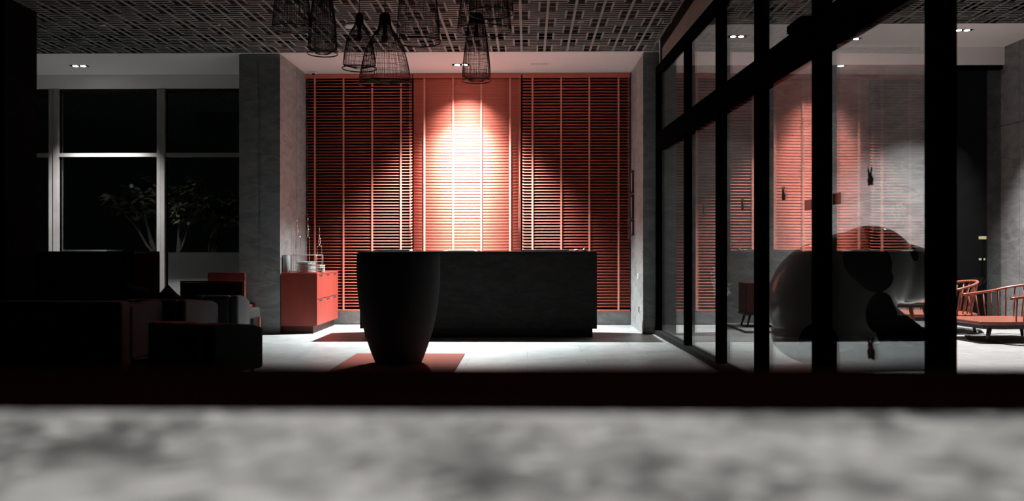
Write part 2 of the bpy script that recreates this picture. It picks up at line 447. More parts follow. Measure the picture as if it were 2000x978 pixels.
# glass partition along the room, running towards the camera
def glass_wall():
    # the partition runs 1.7 degrees off the room axis
    r = struct(empty('window_2', (2.108, 0, 0), math.atan(.03)))
    posts = [(9.73, 9.81), (8.235, 8.36), (6.94, 7.09), (5.63, 5.78), (4.10, 4.25)]
    X0, X1 = -.06, .02
    zb, zt = 2.44, 2.655
    for i, (a, b) in enumerate(posts):
        MB().box(X0, X1, a, b, 0, 3.50).build('post', M['black'], r)
    MB().box(X0, .10, 3.5, YP, zb, zt).build('transom', M['black'], r, bevel=.004)
    MB().box(X0, .06, 3.0, YP, 3.47, 3.53).build('head_rail', M['black'], r)
    MB().box(.0, .06, 3.0, YP, 3.53, ZR).build('upper_wall', M['frame2'], r)
    MB().box(X0-.02, .04, posts[-1][0], YP, 0, .055).build('window_sill', M['frame2'], r)
    MB().box(X0, X1, YP-.04, YP+.02, 0, 3.5).build('jamb', M['black'], r)
    edges = [YP-.04]+[q for p in posts for q in (p[1], p[0])]
    for k in range(0, len(edges)-1, 2):
        y1, y0 = edges[k], edges[k+1]
        for c, d in ((.055, zb), (zt, 3.47)):
            MB().box(-.005, .005, y0, y1, c, d).build('pane', M['glass'], r)
    for y, z in ((6.0, 1.43), (5.49, 1.445)):
        MB().box(-.008, -.0052, y-.065, y+.065, z-.036, z+.036).build('door_plate', M['redtag'], r, bevel=.001)
    MB().box(X0-.03, .04, 5.9, 6.2, zt-.01, zt+.05).build('door_closer', M['black'], r, bevel=.01)
glass_wall()
struct(Box(XG-.005, XG+.12, 3.0, YP, 3.53, ZC+.02).build('trim_1', M['grille']))

# skirting line + base of pillar right side room
# ============================================================ BLINDS
def blind(u0, u1, tapes, tilt, label):
    Yb = YW-.05
    x0, x1 = PX(u0, Yb), PX(u1, Yb)
    r = tag(empty('venetian_blind', ((x0+x1)/2, Yb, zsk)), label, 'blind', None)
    ox, oy, oz = r.location
    zt = PZ(145.5, 900, Yb); hb = .055
    def B(m, name, ma, bev=0): return m.build(name, ma, r, (-ox, -oy, -oz), bev)
    B(Box(x0+.004, x1-.004, Yb-.045, Yb+.03, zt-hb, ZC-.002), 'headrail', M['blind'], .003)
    m = MB(); rot = Matrix.Rotation(math.radians(tilt), 3, 'X')
    P = .0442; z = zt-hb-.03
    while z > zsk+.04:
        t = tilt+random.uniform(-.4, .4)
        R3 = Matrix.Rotation(math.radians(t), 3, 'X'); ns = 5; b0 = len(m.v)
        for sgn in (0, 1):
            for q in range(ns+1):
                f = q/ns*2-1
                p = R3 @ Vector((0, f*(.0229 if tilt > 60 else .0255), (.0012 if tilt > 60 else .004)*(1-f*f)+sgn*.0026))
                for xx in (x0+.006, x1-.006): m.v.append((xx, Yb+p.y, z+p.z))
        K2 = 2*(ns+1)
        for q in range(ns):
            a = b0+2*q; m.f.append((a, a+1, a+3, a+2)); m.f.append((a+K2, a+K2+2, a+K2+3, a+K2+1)); m.smooth += [True, True]
        m.f.append((b0, b0+K2, b0+K2+1, b0+1)); a = b0+2*ns; m.f.append((a, a+1, a+K2+1, a+K2)); m.smooth += [False, False]
        for e_ in (0, 1):
            m.f.append(tuple([b0+e_+2*q for q in range(ns+1)]+[b0+K2+e_+2*q for q in range(ns, -1, -1)])); m.smooth.append(False)
        z -= P
    B(m, 'slats', M['blind'])
    B(Box(x0+.006, x1-.006, Yb-.025, Yb+.025, zsk+.002, zsk+.022), 'bottom_rail', M['blind'], .003)
    for u in tapes:
        c = PX(u, Yb-.03)
        B(Box(c-.013, c+.013, Yb-.030, Yb-.0275, zsk+.01, zt-hb), 'ladder_tape', M['tape'])
    c = x1-.03
    m = MB()
    for d in (-.006, .006):
        m.tube([(c+d+random.uniform(-.003, .003), Yb-.04, zt-hb-q*.2) for q in range(13)], .0022, 5)
    B(m, 'pull_cord', M['tape'])
blind(597, 806, (615, 671, 727, 783), 26, 'red slatted blind at the left of the reception wall, slats open, in shade')
blind(807, 1018.5, (829, 885, 940, 996), 86.5, 'red slatted blind in the middle, slats closed and lit by the spotlight')
blind(1019.5, 1231, (1040, 1096, 1151, 1208), 33, 'red slatted blind at the right, slats open, next to the framed prints')

# ============================================================ RECEPTION COUNTER
Yc0, Yc1 = 11.08, 11.86
cx0, cx1 = PX(703, Yc0), PX(1166, Yc0)
ztop = PZ(490.6, 1000, Yc0)
r = tag(empty('reception_counter', ((cx0+cx1)/2, (Yc0+Yc1)/2, 0)), 'long black stone reception counter in front of the red blinds', 'counter')
L = tuple(-c for c in r.location)
zb = PZ(642, 1160, Yc0)
Box(cx0, cx1, Yc0, Yc1, zb, ztop-.03).build('body', M['counter'], r, L, .003)
Box(cx0, cx1, Yc0, Yc1, ztop-.028, ztop).build('countertop', M['counter'], r, L, .003)
Box(cx0+.05, cx1-.05, Yc0+.08, Yc1-.03, 0, zb).build('plinth', M['counter'], r, L)

# things on the counter
def on_counter(u0, u1, y, d, h, name, ma, label, cat):
    a, b = PX(u0, y), PX(u1, y)
    o = Box(-(b-a)/2, (b-a)/2, -d/2, d/2, 0, h).build(name, ma, None, ((a+b)/2, y, ztop+.001), .003)
    return tag(o, label, cat)
# laptops: base with keyboard and lid folded shut
def laptop(u0, u1, y, label, ma):
    a, b = PX(u0, y), PX(u1, y); wd = b-a
    e = tag(empty('laptop', ((a+b)/2, y, ztop)), label, 'laptop')
    Box(-wd/2, wd/2, -.16, .16, .001, .014).build('laptop_base', ma, e, None, .004)
    Box(-wd/2, wd/2, -.16, .16, .0145, .022).build('lid', ma, e, None, .003)
    return e
laptop(737, 803, 11.5, 'thin closed laptop on the counter above the big ribbed pot', M['greypl'])
laptop(1020, 1110, 11.55, 'grey closed laptop on the right half of the counter', M['greypl'])
for k in range(3):
    on_counter(868+4*k, 932-3*k, 11.4, .22, .004, 'paper_sheet', M['paper'], ['bottom sheet of the white papers in the middle of the counter',
        'middle sheet of the white papers on the counter', 'top sheet of the white papers on the counter'][k], 'paper').location.z += k*.0052
# desk bell
e = tag(empty('desk_bell', (PX(1142, 11.4), 11.4, ztop)), 'small shiny desk bell near the right end of the counter', 'bell')
MB().lathe([(.035, 0), (.035, .006), (.03, .008)]).build('bell_base', M['black'], e)
MB().lathe([(.031, .008), (.029, .02), (.02, .032), (.008, .037)]).build('dome', M['metal'], e)
MB().lathe([(.004, .037), (.005, .046), (.003, .05)], n=16).build('plunger', M['metal'], e)
mo = MB().ball((0, 0, .012), (.03, .045, .014)).build('computer_mouse', M['whitepl'], None, (PX(1125, 11.5), 11.5, ztop+.003)); tag(mo, 'small pale computer mouse beside the grey laptop on the counter', 'mouse')

# ============================================================ BIG POT ON RUG
Yv = 8.55
vx = PX(778.5, Yv)
Rt = (PX(860, Yv)-PX(698, Yv))/2
prof = []
for z, wpx in ((0.012, 86), (.02, 90), (.06, 97), (.16, 112), (.3, 130), (.45, 144), (.6, 153), (.75, 159), (.88, 161.5), (1.0, 161.5), (1.085, 160), (1.095, 158)):
    prof.append((wpx/162*Rt, z))
pt = tag(empty('planter_pot', (vx, Yv, 0)), 'large dark ribbed tapering pot standing on the rust red rug', 'pot')
MB().lathe(prof+[(prof[-1][0]-.03, 1.097), (prof[-1][0]-.04, 1.06)], n=96).build('pot_body', M['pot'], pt)
MB().lathe([(prof[-1][0]-.045, 1.055), (prof[-1][0]-.045, 1.068)], n=64).build('inset_top', M['pot'], pt)
yr1 = 1700*EYE/(692-486)
xa, xb = PX(697, yr1), PX(908, yr1)
rg = Box(-(xb-xa)/2, (xb-xa)/2, -1.9, 0, 0, .009).build('rug', M['rug'], None, ((xa+xb)/2, yr1, .001), .003)
tag(rg, 'rust red rectangular rug under the big ribbed pot', 'rug')

# ============================================================ RED DRAWER CABINET
Ya, Yb_ = 11.57, 12.88
rx1 = PX(619, Ya); rx0 = PX(547, Ya)-.06
zt = PZ(533, 580, Ya)
cab = tag(empty('drawer_cabinet', ((rx0+rx1)/2, (Ya+Yb_)/2, 0)), 'red wooden drawer cabinet beside the left stone pillar', 'cabinet')
rx0 = LPx1+.012
L = tuple(-c for c in cab.location)
Ya2 = YP+.0
Box(rx0, rx1-.02, Ya2+.0, Yb_, .1, zt-.02).build('body', M['redwood'], cab, L, .002)
Box(rx0, rx1, Ya2-.01, Yb_, zt-.02, zt).build('cabinet_top', M['redwood'], cab, L, .002)
Box(rx0+.02, rx1-.06, Ya2+.03, Yb_-.02, 0, .1).build('plinth', M['chairdark'], cab, L)
zm = .455
for (a, b) in ((.105, zm-.004), (zm+.004, zt-.024)):
    y0, y1 = Ya2+.003, Yb_-.003
    d = Box(rx1-.02, rx1-.002, y0, y1, a, b).build('drawer', M['redwood'], cab, L, .0015)
    for k in range(3):
        yc = y0+(y1-y0)*(k+.5)/3
        Box(rx1-.0035, rx1-.0005, yc-.085, yc+.085, b-.030, b-.006).build('finger_slot', M['void'], d)
# clear display case on the cabinet
zc = zt
c0, c1 = rx0+.03, rx1-.02
case = tag(empty('display_case', ((c0+c1)/2, Ya+.22, zc)), 'clear display case full of stacked dishes on the red cabinet', 'case')
L = tuple(-c for c in case.location)
m = MB(); y0, y1, H = Ya+.03, Ya+.42, .24; t = .006
m.box(c0, c1, y0, y0+t, zc, zc+H); m.box(c0, c1, y1-t, y1, zc, zc+H); m.box(c0, c0+t, y0+t, y1-t, zc, zc+H); m.box(c1-t, c1, y0+t, y1-t, zc, zc+H)
m.build('case_walls', M['acrylic'], case, L)
m = MB()
for xx in (c0, c1):
    for yy in (y0, y1): m.tube([(xx, yy, zc), (xx, yy, zc+H)], .003, 6)
for yy in (y0, y1): m.tube([(c0, yy, zc+H), (c1, yy, zc+H)], .003, 6)
for xx in (c0, c1): m.tube([(xx, y0, zc+H), (xx, y1, zc+H)], .003, 6)
m.build('edge_trim', M['frame'], case, L)
bowls = 'ribbed dishes stacked in the display case'
for k in range(8):
    o = MB().lathe([(.07, 0), (.115, .004), (.13, .012), (.128, .0155), (.1, .010), (.02, .008)], n=40).build('dish', M['plate'], None, (PX(598, 11.8), 11.80, zc+.002+.0185*k))
    tag(o, 'ribbed pale dish, '+['lowest', 'second from the bottom', 'third from the bottom', 'fourth from the bottom', 'fourth from the top', 'third from the top', 'second from the top', 'topmost'][k]+' of the stack in the display case', 'dish', bowls)
dr = MB().lathe([(.05, 0), (.055, .01), (.055, .235), (.05, .24), (.045, .24), (.045, .02)], n=32).build('vase', M['greypl'], None, (PX(559, 11.8)+.02, 11.72, zc+.001)); tag(dr, 'dark cylindrical vase at the left inside the display case', 'vase')
# beaded ornament
m = MB()
for i in range(3):
    for k in range(4): m.ball((i*.024-.024, (k % 2)*.02, .013+k*.026), .0135, 10, 7)
tag(m.build('beaded_ornament', M['plate'], None, (PX(627, 11.75)-.01, 11.85, zc)), 'little cluster of shiny beads on the corner of the red cabinet', 'ornament')
# metal twisted spires
def spire(u, Y, v_arch, v_tip, wpx, label):
    x = PX(u, Y); za = PZ(v_arch, u, Y); zt2 = PZ(v_tip, u, Y); hw = wpx/2*Y/1700
    e = tag(empty('metal_ornament', (x, Y, zc)), label, 'ornament', None)
    ha = za-zc; ht = zt2-zc
    MB().lathe([(hw+.02, 0), (hw+.02, .012), (hw+.012, .015)], n=24).build('base', M['metal'], e)
    pts = [(-hw, 0, .012), (-hw, 0, ha-hw)]+[(-hw*math.cos(t*PI/8), 0, ha-hw+hw*math.sin(t*PI/8)) for t in range(1, 8)]+[(hw, 0, ha-hw), (hw, 0, .012)]
    MB().tube(pts, .0045, 8).build('arch', M['metal'], e)
    m = MB(); tw = (ht-ha)*.45
    for ph in (0, PI):
        m.tube([(.016*math.sin(PI*q/24)*math.cos(ph+q*.5), .016*math.sin(PI*q/24)*math.sin(ph+q*.5), ha+tw*q/24) for q in range(25)], .0045, 6)
    m.build('twisted_stem', M['metal'], e)
    MB().tube([(0, 0, ha+tw), (0, 0, ha+tw+.05), (0, 0, ht)], [.008, .005, .0008], 8).build('spike', M['metal'], e)
spire(580, 12.14, 459, 425, 15, 'tall metal arch ornament with twisted spike in front of the pale stone pillar')
spire(601.5, 12.35, 462, 421, 6, 'narrow metal arch ornament, middle one of three on the red cabinet')
spire(624, 12.12, 479, 442, 9, 'short metal arch ornament at the right edge of the red cabinet')

# ============================================================ RIGHT NICHE: prints, switch, socket, sensor
X = RPx0
for k, (v0, v1, ya, yb, tl) in enumerate(((335, 378, 12.54, 12.87, 0), (382, 428, 12.54, 12.87, 1), (430, 460, 12.52, 12.86, 0))):
    za = PZ(v1, 1233, 12.75); zb2 = PZ(v0, 1233, 12.75)
    e = tag(empty('picture_frame', (X, (ya+yb)/2, za)), ['top', 'middle, slightly tilted', 'bottom'][k]+' framed print on the right stone pillar side', 'picture', 'framed prints beside the right blind')
    hy = (yb-ya)/2; H = zb2-za; t = .018
    if tl: e.rotation_euler = (0, 0, 0)
    dx = -.03
    m = MB(); m.box(dx, 0, -hy, hy, 0, t); m.box(dx, 0, -hy, hy, H-t, H); m.box(dx, 0, -hy, -hy+t, t, H-t); m.box(dx, 0, hy-t, hy, t, H-t)
    m.build('frame', M['darkwood'], e)
    Box(-.012, -.002, -hy+t, hy-t, t, H-t).build('print', M['board'], e)
sw = tag(empty('light_switch', (X, 12.05, 0)), 'white light switch plate on the right stone pillar side', 'switch')
za, zb2 = PZ(544, 1246, 12.05), PZ(535, 1246, 12.05)
Box(-.01, 0, -.06, .06, za, zb2).build('plate', M['whitepl'], sw, None, .002); Box(-.015, -.01, -.02, .02, za+.02, zb2-.02).build('rocker', M['whitepl'], sw)
so = tag(empty('wall_socket', (X, 11.98, 0)), 'dark socket low on the right stone pillar side', 'socket')
za, zb2 = PZ(611, 1247, 11.98), PZ(597, 1247, 11.98)
Box(-.008, 0, -.03, .03, za, zb2).build('plate', M['greypl'], so, None, .002); Box(-.010, -.008, -.02, .02, za+.015, zb2-.015).build('socket_face', M['void'], so)
cs = tag(empty('security_camera', (PX(610, 12.75), 12.75, ZC)), 'small white dome camera on the ceiling at the left blind corner', 'camera')
Box(-.06, .06, -.04, .04, -.035, 0).build('housing', M['whitepl'], cs, None, .006); MB().ball((.02, -.01, -.035), .022).build('lens', M['black'], cs)

# ============================================================ DOWNLIGHTS
def downlight(x, y, z, label, lit=True, grp=None):
    e = tag(empty('downlight', (x, y, z)), label, 'downlight', grp)
    m = MB(); w2, d2 = .125, .055
    m.box(-w2, w2, -d2, -d2+.008, -.004, .001); m.box(-w2, w2, d2-.008, d2, -.004, .001); m.box(-w2, -w2+.008, -d2, d2, -.004, .001); m.box(w2-.008, w2, -d2, d2, -.004, .001)
    m.box(-.006, .006, -d2, d2, -.004, .001)
    m.build('trim', M['whitepl'] if not lit else M['frame2'], e)
    Box(-w2+.008, w2-.008, -d2+.008, d2-.008, -.002, 0).build('baffle', M['whitepl'] if not lit else M['black'], e)
    for s in (-1, 1):
        MB().lathe([(.036, -.008), (.036, -.002)], n=24).build('lamp', M['lamp'] if lit else M['whitepl'], e, (s*.055, 0, 0))
    return e
downlight(LX, LY, LZ, 'lit twin downlight in the white ceiling above the reception counter')
downlight(PX(155, 12.3), 12.3, LZ, 'lit twin downlight in the white ceiling in front of the left window')
downlight(PX(1054, 12.3), 12.3, LZ, 'unlit white twin downlight right of the lit one over the counter', False)
downlight(PX(1664, 12.46), 12.46, ZR, 'lit twin downlight seen through the glass wall in the far ceiling')
downlight(5.95, 12.0, ZR, 'lit twin downlight over the wooden lounge chairs behind the black post')
downlight(2.95, 12.3, ZR, 'unseen lit twin downlight added over the console behind the glass wall')
# square and round trims in the fretwork ceiling
def sqtrim(u, v, label):
    Y = 1700*(ZC-EYE)/(486-v)
    e = tag(empty('ceiling_fitting', (PX(u, Y), Y, ZC)), label, 'ceiling light')
    m = MB(); h = .05; t = .008
    m.box(-h, h, -h, -h+t, -.008, 0); m.box(-h, h, h-t, h, -.008, 0); m.box(-h, -h+t, -h, h, -.008, 0); m.box(h-t, h, -h, h, -.008, 0)
    m.build('trim', M['whitepl'], e); Box(-h+t, h-t, -h+t, h-t, -.002, 0).build('recess', M['void'], e)
sqtrim(420, 44, 'small square unlit fitting in the fretwork ceiling at the upper left')
sqtrim(1303, 43, 'small square unlit fitting in the fretwork ceiling by the glass wall')
def rdtrim(u, v, r, label, name='ceiling_fitting', cat='ceiling light', solid=False):
    Y = 1700*(ZC-EYE)/(486-v)
    e = tag(empty(name, (PX(u, Y), Y, ZC)), label, cat)
    if solid:
        MB().lathe([(r*.9, -.03), (r, -.015), (r, 0)], n=32).build('cover', M['whitepl'], e)
    else:
        MB().tube([(r*math.cos(t*PI/12), r*math.sin(t*PI/12), -.004) for t in range(24)], .005, 6, closed=True).build('trim', M['whitepl'], e)
        MB().lathe([(r*.5, -.006), (r*.5, 0)], n=20).build('lens', M['greypl'], e)
rdtrim(1134, 43, .035, 'small round fitting in the fretwork ceiling right of centre')
rdtrim(200, 45, .035, 'small round fitting in the fretwork ceiling at the far left')
rdtrim(690, 47, .105, 'round pale disc speaker on the fretwork ceiling behind the pendant lamps', 'ceiling_speaker', 'speaker', True)

# ============================================================ WOVEN PENDANTS
def pendant(u, Y, prof_px, nv, label, neck=True, tilt=(0, 0), topv=None, nr=9):
    # prof_px: list of (v, width px)
    x = PX(u, Y); s = Y/1700
    e = tag(empty('pendant_lamp', (x, Y, PZ(prof_px[-1][0], u, Y))), label, 'pendant lamp', None)
    z0 = e.location.z
    P = [(wpx/2*s, PZ(v, u, Y)-z0) for v, wpx in prof_px]
    # sample profile smoothly
    def R(z):
        for (r0, za), (r1, zb) in zip(P[:-1], P[1:]):
            if zb <= z <= za:
                f = (za-z)/(za-zb); f2 = f
                return r0+(r1-r0)*f2
        return P[-1][0] if z < 0 else P[0][0]
    H = P[0][1]
    n = 14
    m = MB()
    for k in range(nv):
        a = 2*PI*k/nv+random.uniform(-.03, .03)
        pts = []
        for i in range(n+1):
            z = H*(1-i/n); r = R(z); aa = a+random.uniform(-.012, .012)
            pts.append((r*math.cos(aa), r*math.sin(aa), z))
        m.tube(pts, .0015, 3, caps=False)
    for k in range(nr):
        z = H*(k+.6+random.uniform(-.25, .25))/nr; r = R(z); tx = random.uniform(-.03, .03); ty = random.uniform(-.03, .03)
        m.tube([(R(z)*math.cos(t*PI/16), R(z)*math.sin(t*PI/16), z+tx*r*math.cos(t*PI/16)+ty*r*math.sin(t*PI/16)+random.uniform(-.002, .002)) for t in range(32)], .0016, 3, closed=True)
    m.build('woven_shade', M['rattan'], e)
    r = P[-1][0]
    MB().tube([(r*math.cos(t*PI/20), r*math.sin(t*PI/20), 0) for t in range(40)], .0055, 8, closed=True).build('rim', M['rattan'], e)
    rn = P[0][0]
    MB().lathe([(rn*1.02, H-.09), (rn*1.05, H), (rn*.8, H+.015), (.006, H+.03)], n=24).build('neck_cap', M['rattan'], e)
    MB().lathe([(.018, H-.16), (.02, H-.09)], n=16).build('lamp_holder', M['redfab'], e)
    MB().ball((0, 0, H-.2), (.03, .03, .042)).build('bulb', M['bulb'], e)
    MB().tube([(0, 0, H+.02), (0, 0, ZC-z0-.01)], .004, 6).build('cord', M['cord'], e)
    MB().lathe([(.05, ZC-z0-.03), (.05, ZC-z0-.001)], n=24).build('ceiling_rose', M['black'], e)
    e.rotation_euler = (0, 0, random.uniform(0, 6))
    return e
pendant(702, 7.8, [(30, 13), (48, 17), (60, 33), (78, 49), (105, 59), (134, 66)], 62, 'small bell-shaped woven pendant lamp with thick dark rim, third from the left')
pendant(752, 7.4, [(30, 20), (56, 26), (72, 52), (92, 72), (120, 88), (145, 98), (163, 103)], 84, 'largest bell-shaped woven pendant lamp, hanging lowest in front of the left blind', nr=12)
pendant(630, 8.0, [(-40, 24), (-15, 36), (10, 42), (40, 50), (75, 55), (105, 58)], 120, 'slim conical woven pendant lamp, second from the left', nr=16)
pendant(570, 7.4, [(-90, 18), (-60, 40), (-20, 60), (20, 70), (56, 76)], 90, 'faint wide woven pendant lamp, leftmost at the top edge', nr=14)
pendant(817, 7.0, [(-120, 18), (-80, 45), (-30, 66), (30, 80), (82, 86)], 80, 'wide woven pendant lamp right of the lowest one, against the ceiling', nr=12)
pendant(930.5, 8.75, [(30, 26), (50, 34), (75, 42), (100, 48), (130, 54), (158, 56)], 96, 'slim tall woven pendant lamp hanging over the lit twin downlight', nr=18)
pendant(946, 8.15, [(-110, 18), (-80, 52), (-30, 80), (20, 98), (60, 106)], 110, 'wide dark woven pendant lamp behind the ringed one at the top edge', nr=12)
pendant(959, 6.9, [(-140, 18), (-110, 40), (-60, 66), (-10, 82), (26, 88)], 90, 'woven pendant lamp with dark ring rim at the top edge, rightmost', nr=10)

# ============================================================ LEFT DESK (dark) + planter + plants
y0 = 10.4; a, b = PX(41, y0)-.35, PX(262, y0)
y1 = b/((PX(312, 11.0))/11.0)
e = tag(empty('sideboard', ((a+b)/2, (y0+y1)/2, 0)), 'long black high counter with dark red end panel below the left window', 'counter')
L = tuple(-c for c in e.location); zt2 = PZ(491, 200, y0)
Box(a, b-.02, y0, y1, .08, zt2-.025).build('body', M['counter'], e, L, .003)
Box(b-.02, b, y0, y1, .08, zt2-.025).build('end_panel', M['deepred'], e, L)
Box(a-.0, b, y0-.0, y1, zt2-.025, zt2).build('countertop', M['counter'], e, L, .003)
Box(a+.05, b-.05, y0+.05, y1-.03, 0, .08).build('plinth', M['black'], e, L)

Yp = 14.0
a, b = PX(325, Yp), PX(480, Yp)
e = tag(empty('garden_planter', ((a+b)/2, Yp+.45, 0)), 'tall pale planter box outside the left window beside the pillar', 'planter')
L = tuple(-c for c in e.location); zp = PZ(493, 380, Yp)
m = MB(); t = .06
m.box(a, b, Yp, Yp+t, -.06, zp); m.box(a, b, Yp+.9-t, Yp+.9, -.06, zp); m.box(a, a+t, Yp+t, Yp+.9-t, -.06, zp); m.box(b-t, b, Yp+t, Yp+.9-t, -.06, zp)
m.build('box', M['planter'], e, L); Box(a+t, b-t, Yp+t, Yp+.9-t, .3, zp-.07).build('soil', M['soil'], e, L)
a2, b2 = PX(120, 14.3), PX(208, 14.3)
e2 = tag(empty('garden_planter', ((a2+b2)/2, 14.6, 0)), 'low pale ledge planter behind the black high counter', 'planter')
L = tuple(-c for c in e2.location); zq = PZ(487.5, 180, 14.3)
m = MB(); m.box(a2, b2, 14.3, 14.36, -.06, zq); m.box(a2, b2, 14.84, 14.9, -.06, zq); m.box(a2, a2+.06, 14.36, 14.84, -.06, zq); m.box(b2-.06, b2, 14.36, 14.84, -.06, zq)
m.build('box', M['planter'], e2, L); Box(a2+.06, b2-.06, 14.36, 14.84, .3, zq-.06).build('soil', M['soil'], e2, L)

a3, b3_ = PX(258, 14.35), PX(316, 14.35)
e3 = tag(empty('garden_planter', ((a3+b3_)/2, 14.6, 0)), 'narrow dark planter under the leaning shrub, mostly hidden by the black counter', 'planter')
L = tuple(-c for c in e3.location)
m = MB(); m.box(a3, b3_, 14.35, 14.4, -.06, 1.0); m.box(a3, b3_, 14.85, 14.9, -.06, 1.0); m.box(a3, a3+.05, 14.4, 14.85, -.06, 1.0); m.box(b3_-.05, b3_, 14.4, 14.85, -.06, 1.0)
m.build('box', M['dstone'], e3, L); Box(a3+.05, b3_-.05, 14.4, 14.85, .3, .94).build('soil', M['soil'], e3, L)
def leafshape(m, p, d, up, L_, W):
    d = d.normalized(); s = d.cross(up).normalized(); nrm = s.cross(d)
    base = len(m.v)
    prof = [(0, .12), (.2, .5), (.45, .9), (.7, 1), (.88, .7), (1, .06)]
    for t, wd in prof:
        c = p+d*L_*t-nrm*L_*.25*t*t
        m.v.append(tuple(c-s*W*wd/2+nrm*.004)); m.v.append(tuple(c-nrm*.006)); m.v.append(tuple(c+s*W*wd/2+nrm*.004))
    for i in range(len(prof)-1):
        for k in (0, 1):
            q = base+i*3+k; m.f.append((q, q+1, q+4, q+3)); m.smooth.append(True)
def rosette(m, c, d, n, L_, W):
    d = d.normalized(); a = d.orthogonal().normalized(); b = d.cross(a)
    for k in range(n):
        th = 2.4*k; el = random.uniform(-.25, .9)
        v = (a*math.cos(th)+b*math.sin(th))*math.cos(el)+d*math.sin(el)
        leafshape(m, c-d*random.uniform(0, .06), v, d, L_*random.uniform(.75, 1.15), W)
def shrub(bu, bv, Y, tips, label, L_=.25, W=.085, nl=14):
    base = Vector((PX(bu, Y), Y+.3, PZ(bv, bu, Y)-.12))
    e = tag(empty('garden_shrub', base), label, 'shrub')
    bk = MB(); lf = MB()
    for (u, v, dy) in tips:
        T = Vector((PX(u, Y), Y+.3+dy, PZ(v, u, Y)))-base
        mid = T*.5+Vector((random.uniform(-.06, .06), 0, -.05))
        pts = [Vector((0, 0, 0)), T*.25+Vector((.0, 0, -.03)), mid, T*.8+Vector((0, 0, .0)), T]
        bk.tube(pts, [.028, .022, .018, .015, .011], 7)
        rosette(lf, T, (T-mid)+Vector((0, 0, .3)), nl, L_, W)
        for q in range(4):
            S = T*random.uniform(.6, .8); T2 = S+Vector((random.uniform(-.25, .25), random.uniform(-.2, .2), random.uniform(.05, .25)))
            bk.tube([S, (S+T2)/2+Vector((0, 0, -.02)), T2], [.013, .011, .009], 6)
            rosette(lf, T2, (T2-S)+Vector((0, 0, .2)), nl-3, L_*.85, W)
    bk.build('stem', M['bark'], e); lf.build('foliage', M['leaf'], e, fix=False)
    return e
s1 = shrub(292, 490, 14.3, [(205, 382, 0), (235, 365, .1), (262, 372, -.1), (290, 352, 0), (300, 385, .15)], 'leafy shrub leaning left behind the middle window mullion')
M1 = MB()
p = Vector((PX(200, 14.0), 14.25, PZ(380, 200, 14.0)))-s1.location
leafshape(M1, p, Vector((-1, -.2, .1)), Vector((0, -.8, .6)), .14, .08); leafshape(M1, p+Vector((.02, 0, -.02)), Vector((-1, -.2, -.3)), Vector((0, -.8, .6)), .12, .07)
M1.build('pale_leaf', M['paleleaf'], s1, fix=False)
p = Vector((PX(243, 13.9), 14.15, PZ(361, 243, 13.9)))-s1.location; M1 = MB()
for k in range(5):
    th = k*2*PI/5+.3; M1.ball(p+Vector((.02*math.cos(th), 0, .02*math.sin(th))), (.017, .006, .017), 8, 6)
M1.build('white_flower', M['blossom'], s1)
shrub(332, 488, 14.1, [(340, 365, 0), (362, 350, .1), (385, 385, -.1), (350, 400, 0)], 'leafy shrub just right of the middle window mullion', .19, .065)
shrub(395, 490, 14.3, [(400, 395, 0), (430, 410, .1), (452, 430, -.05), (440, 380, .2)], 'dim shrub in the pale planter nearest to the pillar', .18, .065)

# ============================================================ LOUNGE FURNITURE LOWER LEFT
def armchair(u0, u1, Y, vtop, rz, mA, mB, mS, label, depth=.75, vlow=0):
    wd = PX(u1, Y)-PX(u0, Y); x = (PX(u0, Y)+PX(u1, Y))/2; zt = PZ(vtop, (u0+u1)/2, Y)
    e = tag(empty('armchair', (x, Y+depth/2, 0), rz), label, 'armchair')
    h = wd/2; d = depth/2
    # wraparound shell: arm, back, arm following a U outline
    def shell(side):
        m = MB()
        out = [(-d+.0, .05), (-d, zt*.86), (-d+.12, zt*.93), (d-.2, zt*.99), (d, zt), (d, .05)]
        x0, x1 = (side*(h-.09), side*h); x0, x1 = min(x0, x1), max(x0, x1)
        m.prism(out, 'x', x0, x1); return m
    shell(-1).build('armrest', mB, e, None, .025); shell(1).build('armrest', mA, e, None, .025)
    Box(-h+.09, h-.09, d-.13, d, .05, zt).build('backrest', mA, e, None, .03)
    Box(-h+.09, h-.09, -d, d-.13, .05, .32).build('seat_base', mA, e, None, .01)
    Box(-h+.1, h-.1, -d-.01, d-.14, .322, .44).build('seat_cushion', mS, e, None, .03)
    for sx in (-1, 1):
        for sy in (-1, 1):
            MB().tube([(sx*(h-.07), sy*(d-.08), .06), (sx*(h-.06), sy*(d-.07), 0)], [.022, .014], 8).build('leg', M['darkwood'], e)
    return e
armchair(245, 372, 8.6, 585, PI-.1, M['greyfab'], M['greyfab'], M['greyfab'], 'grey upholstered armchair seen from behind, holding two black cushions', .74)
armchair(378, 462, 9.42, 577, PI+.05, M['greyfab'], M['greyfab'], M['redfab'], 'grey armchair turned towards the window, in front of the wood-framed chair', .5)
armchair(290, 464, 7.45, 632, PI-.42, M['redfab'], M['greyfab'], M['redfab'], 'low deep red armchair with grey side panel nearest the bright floor', .62)
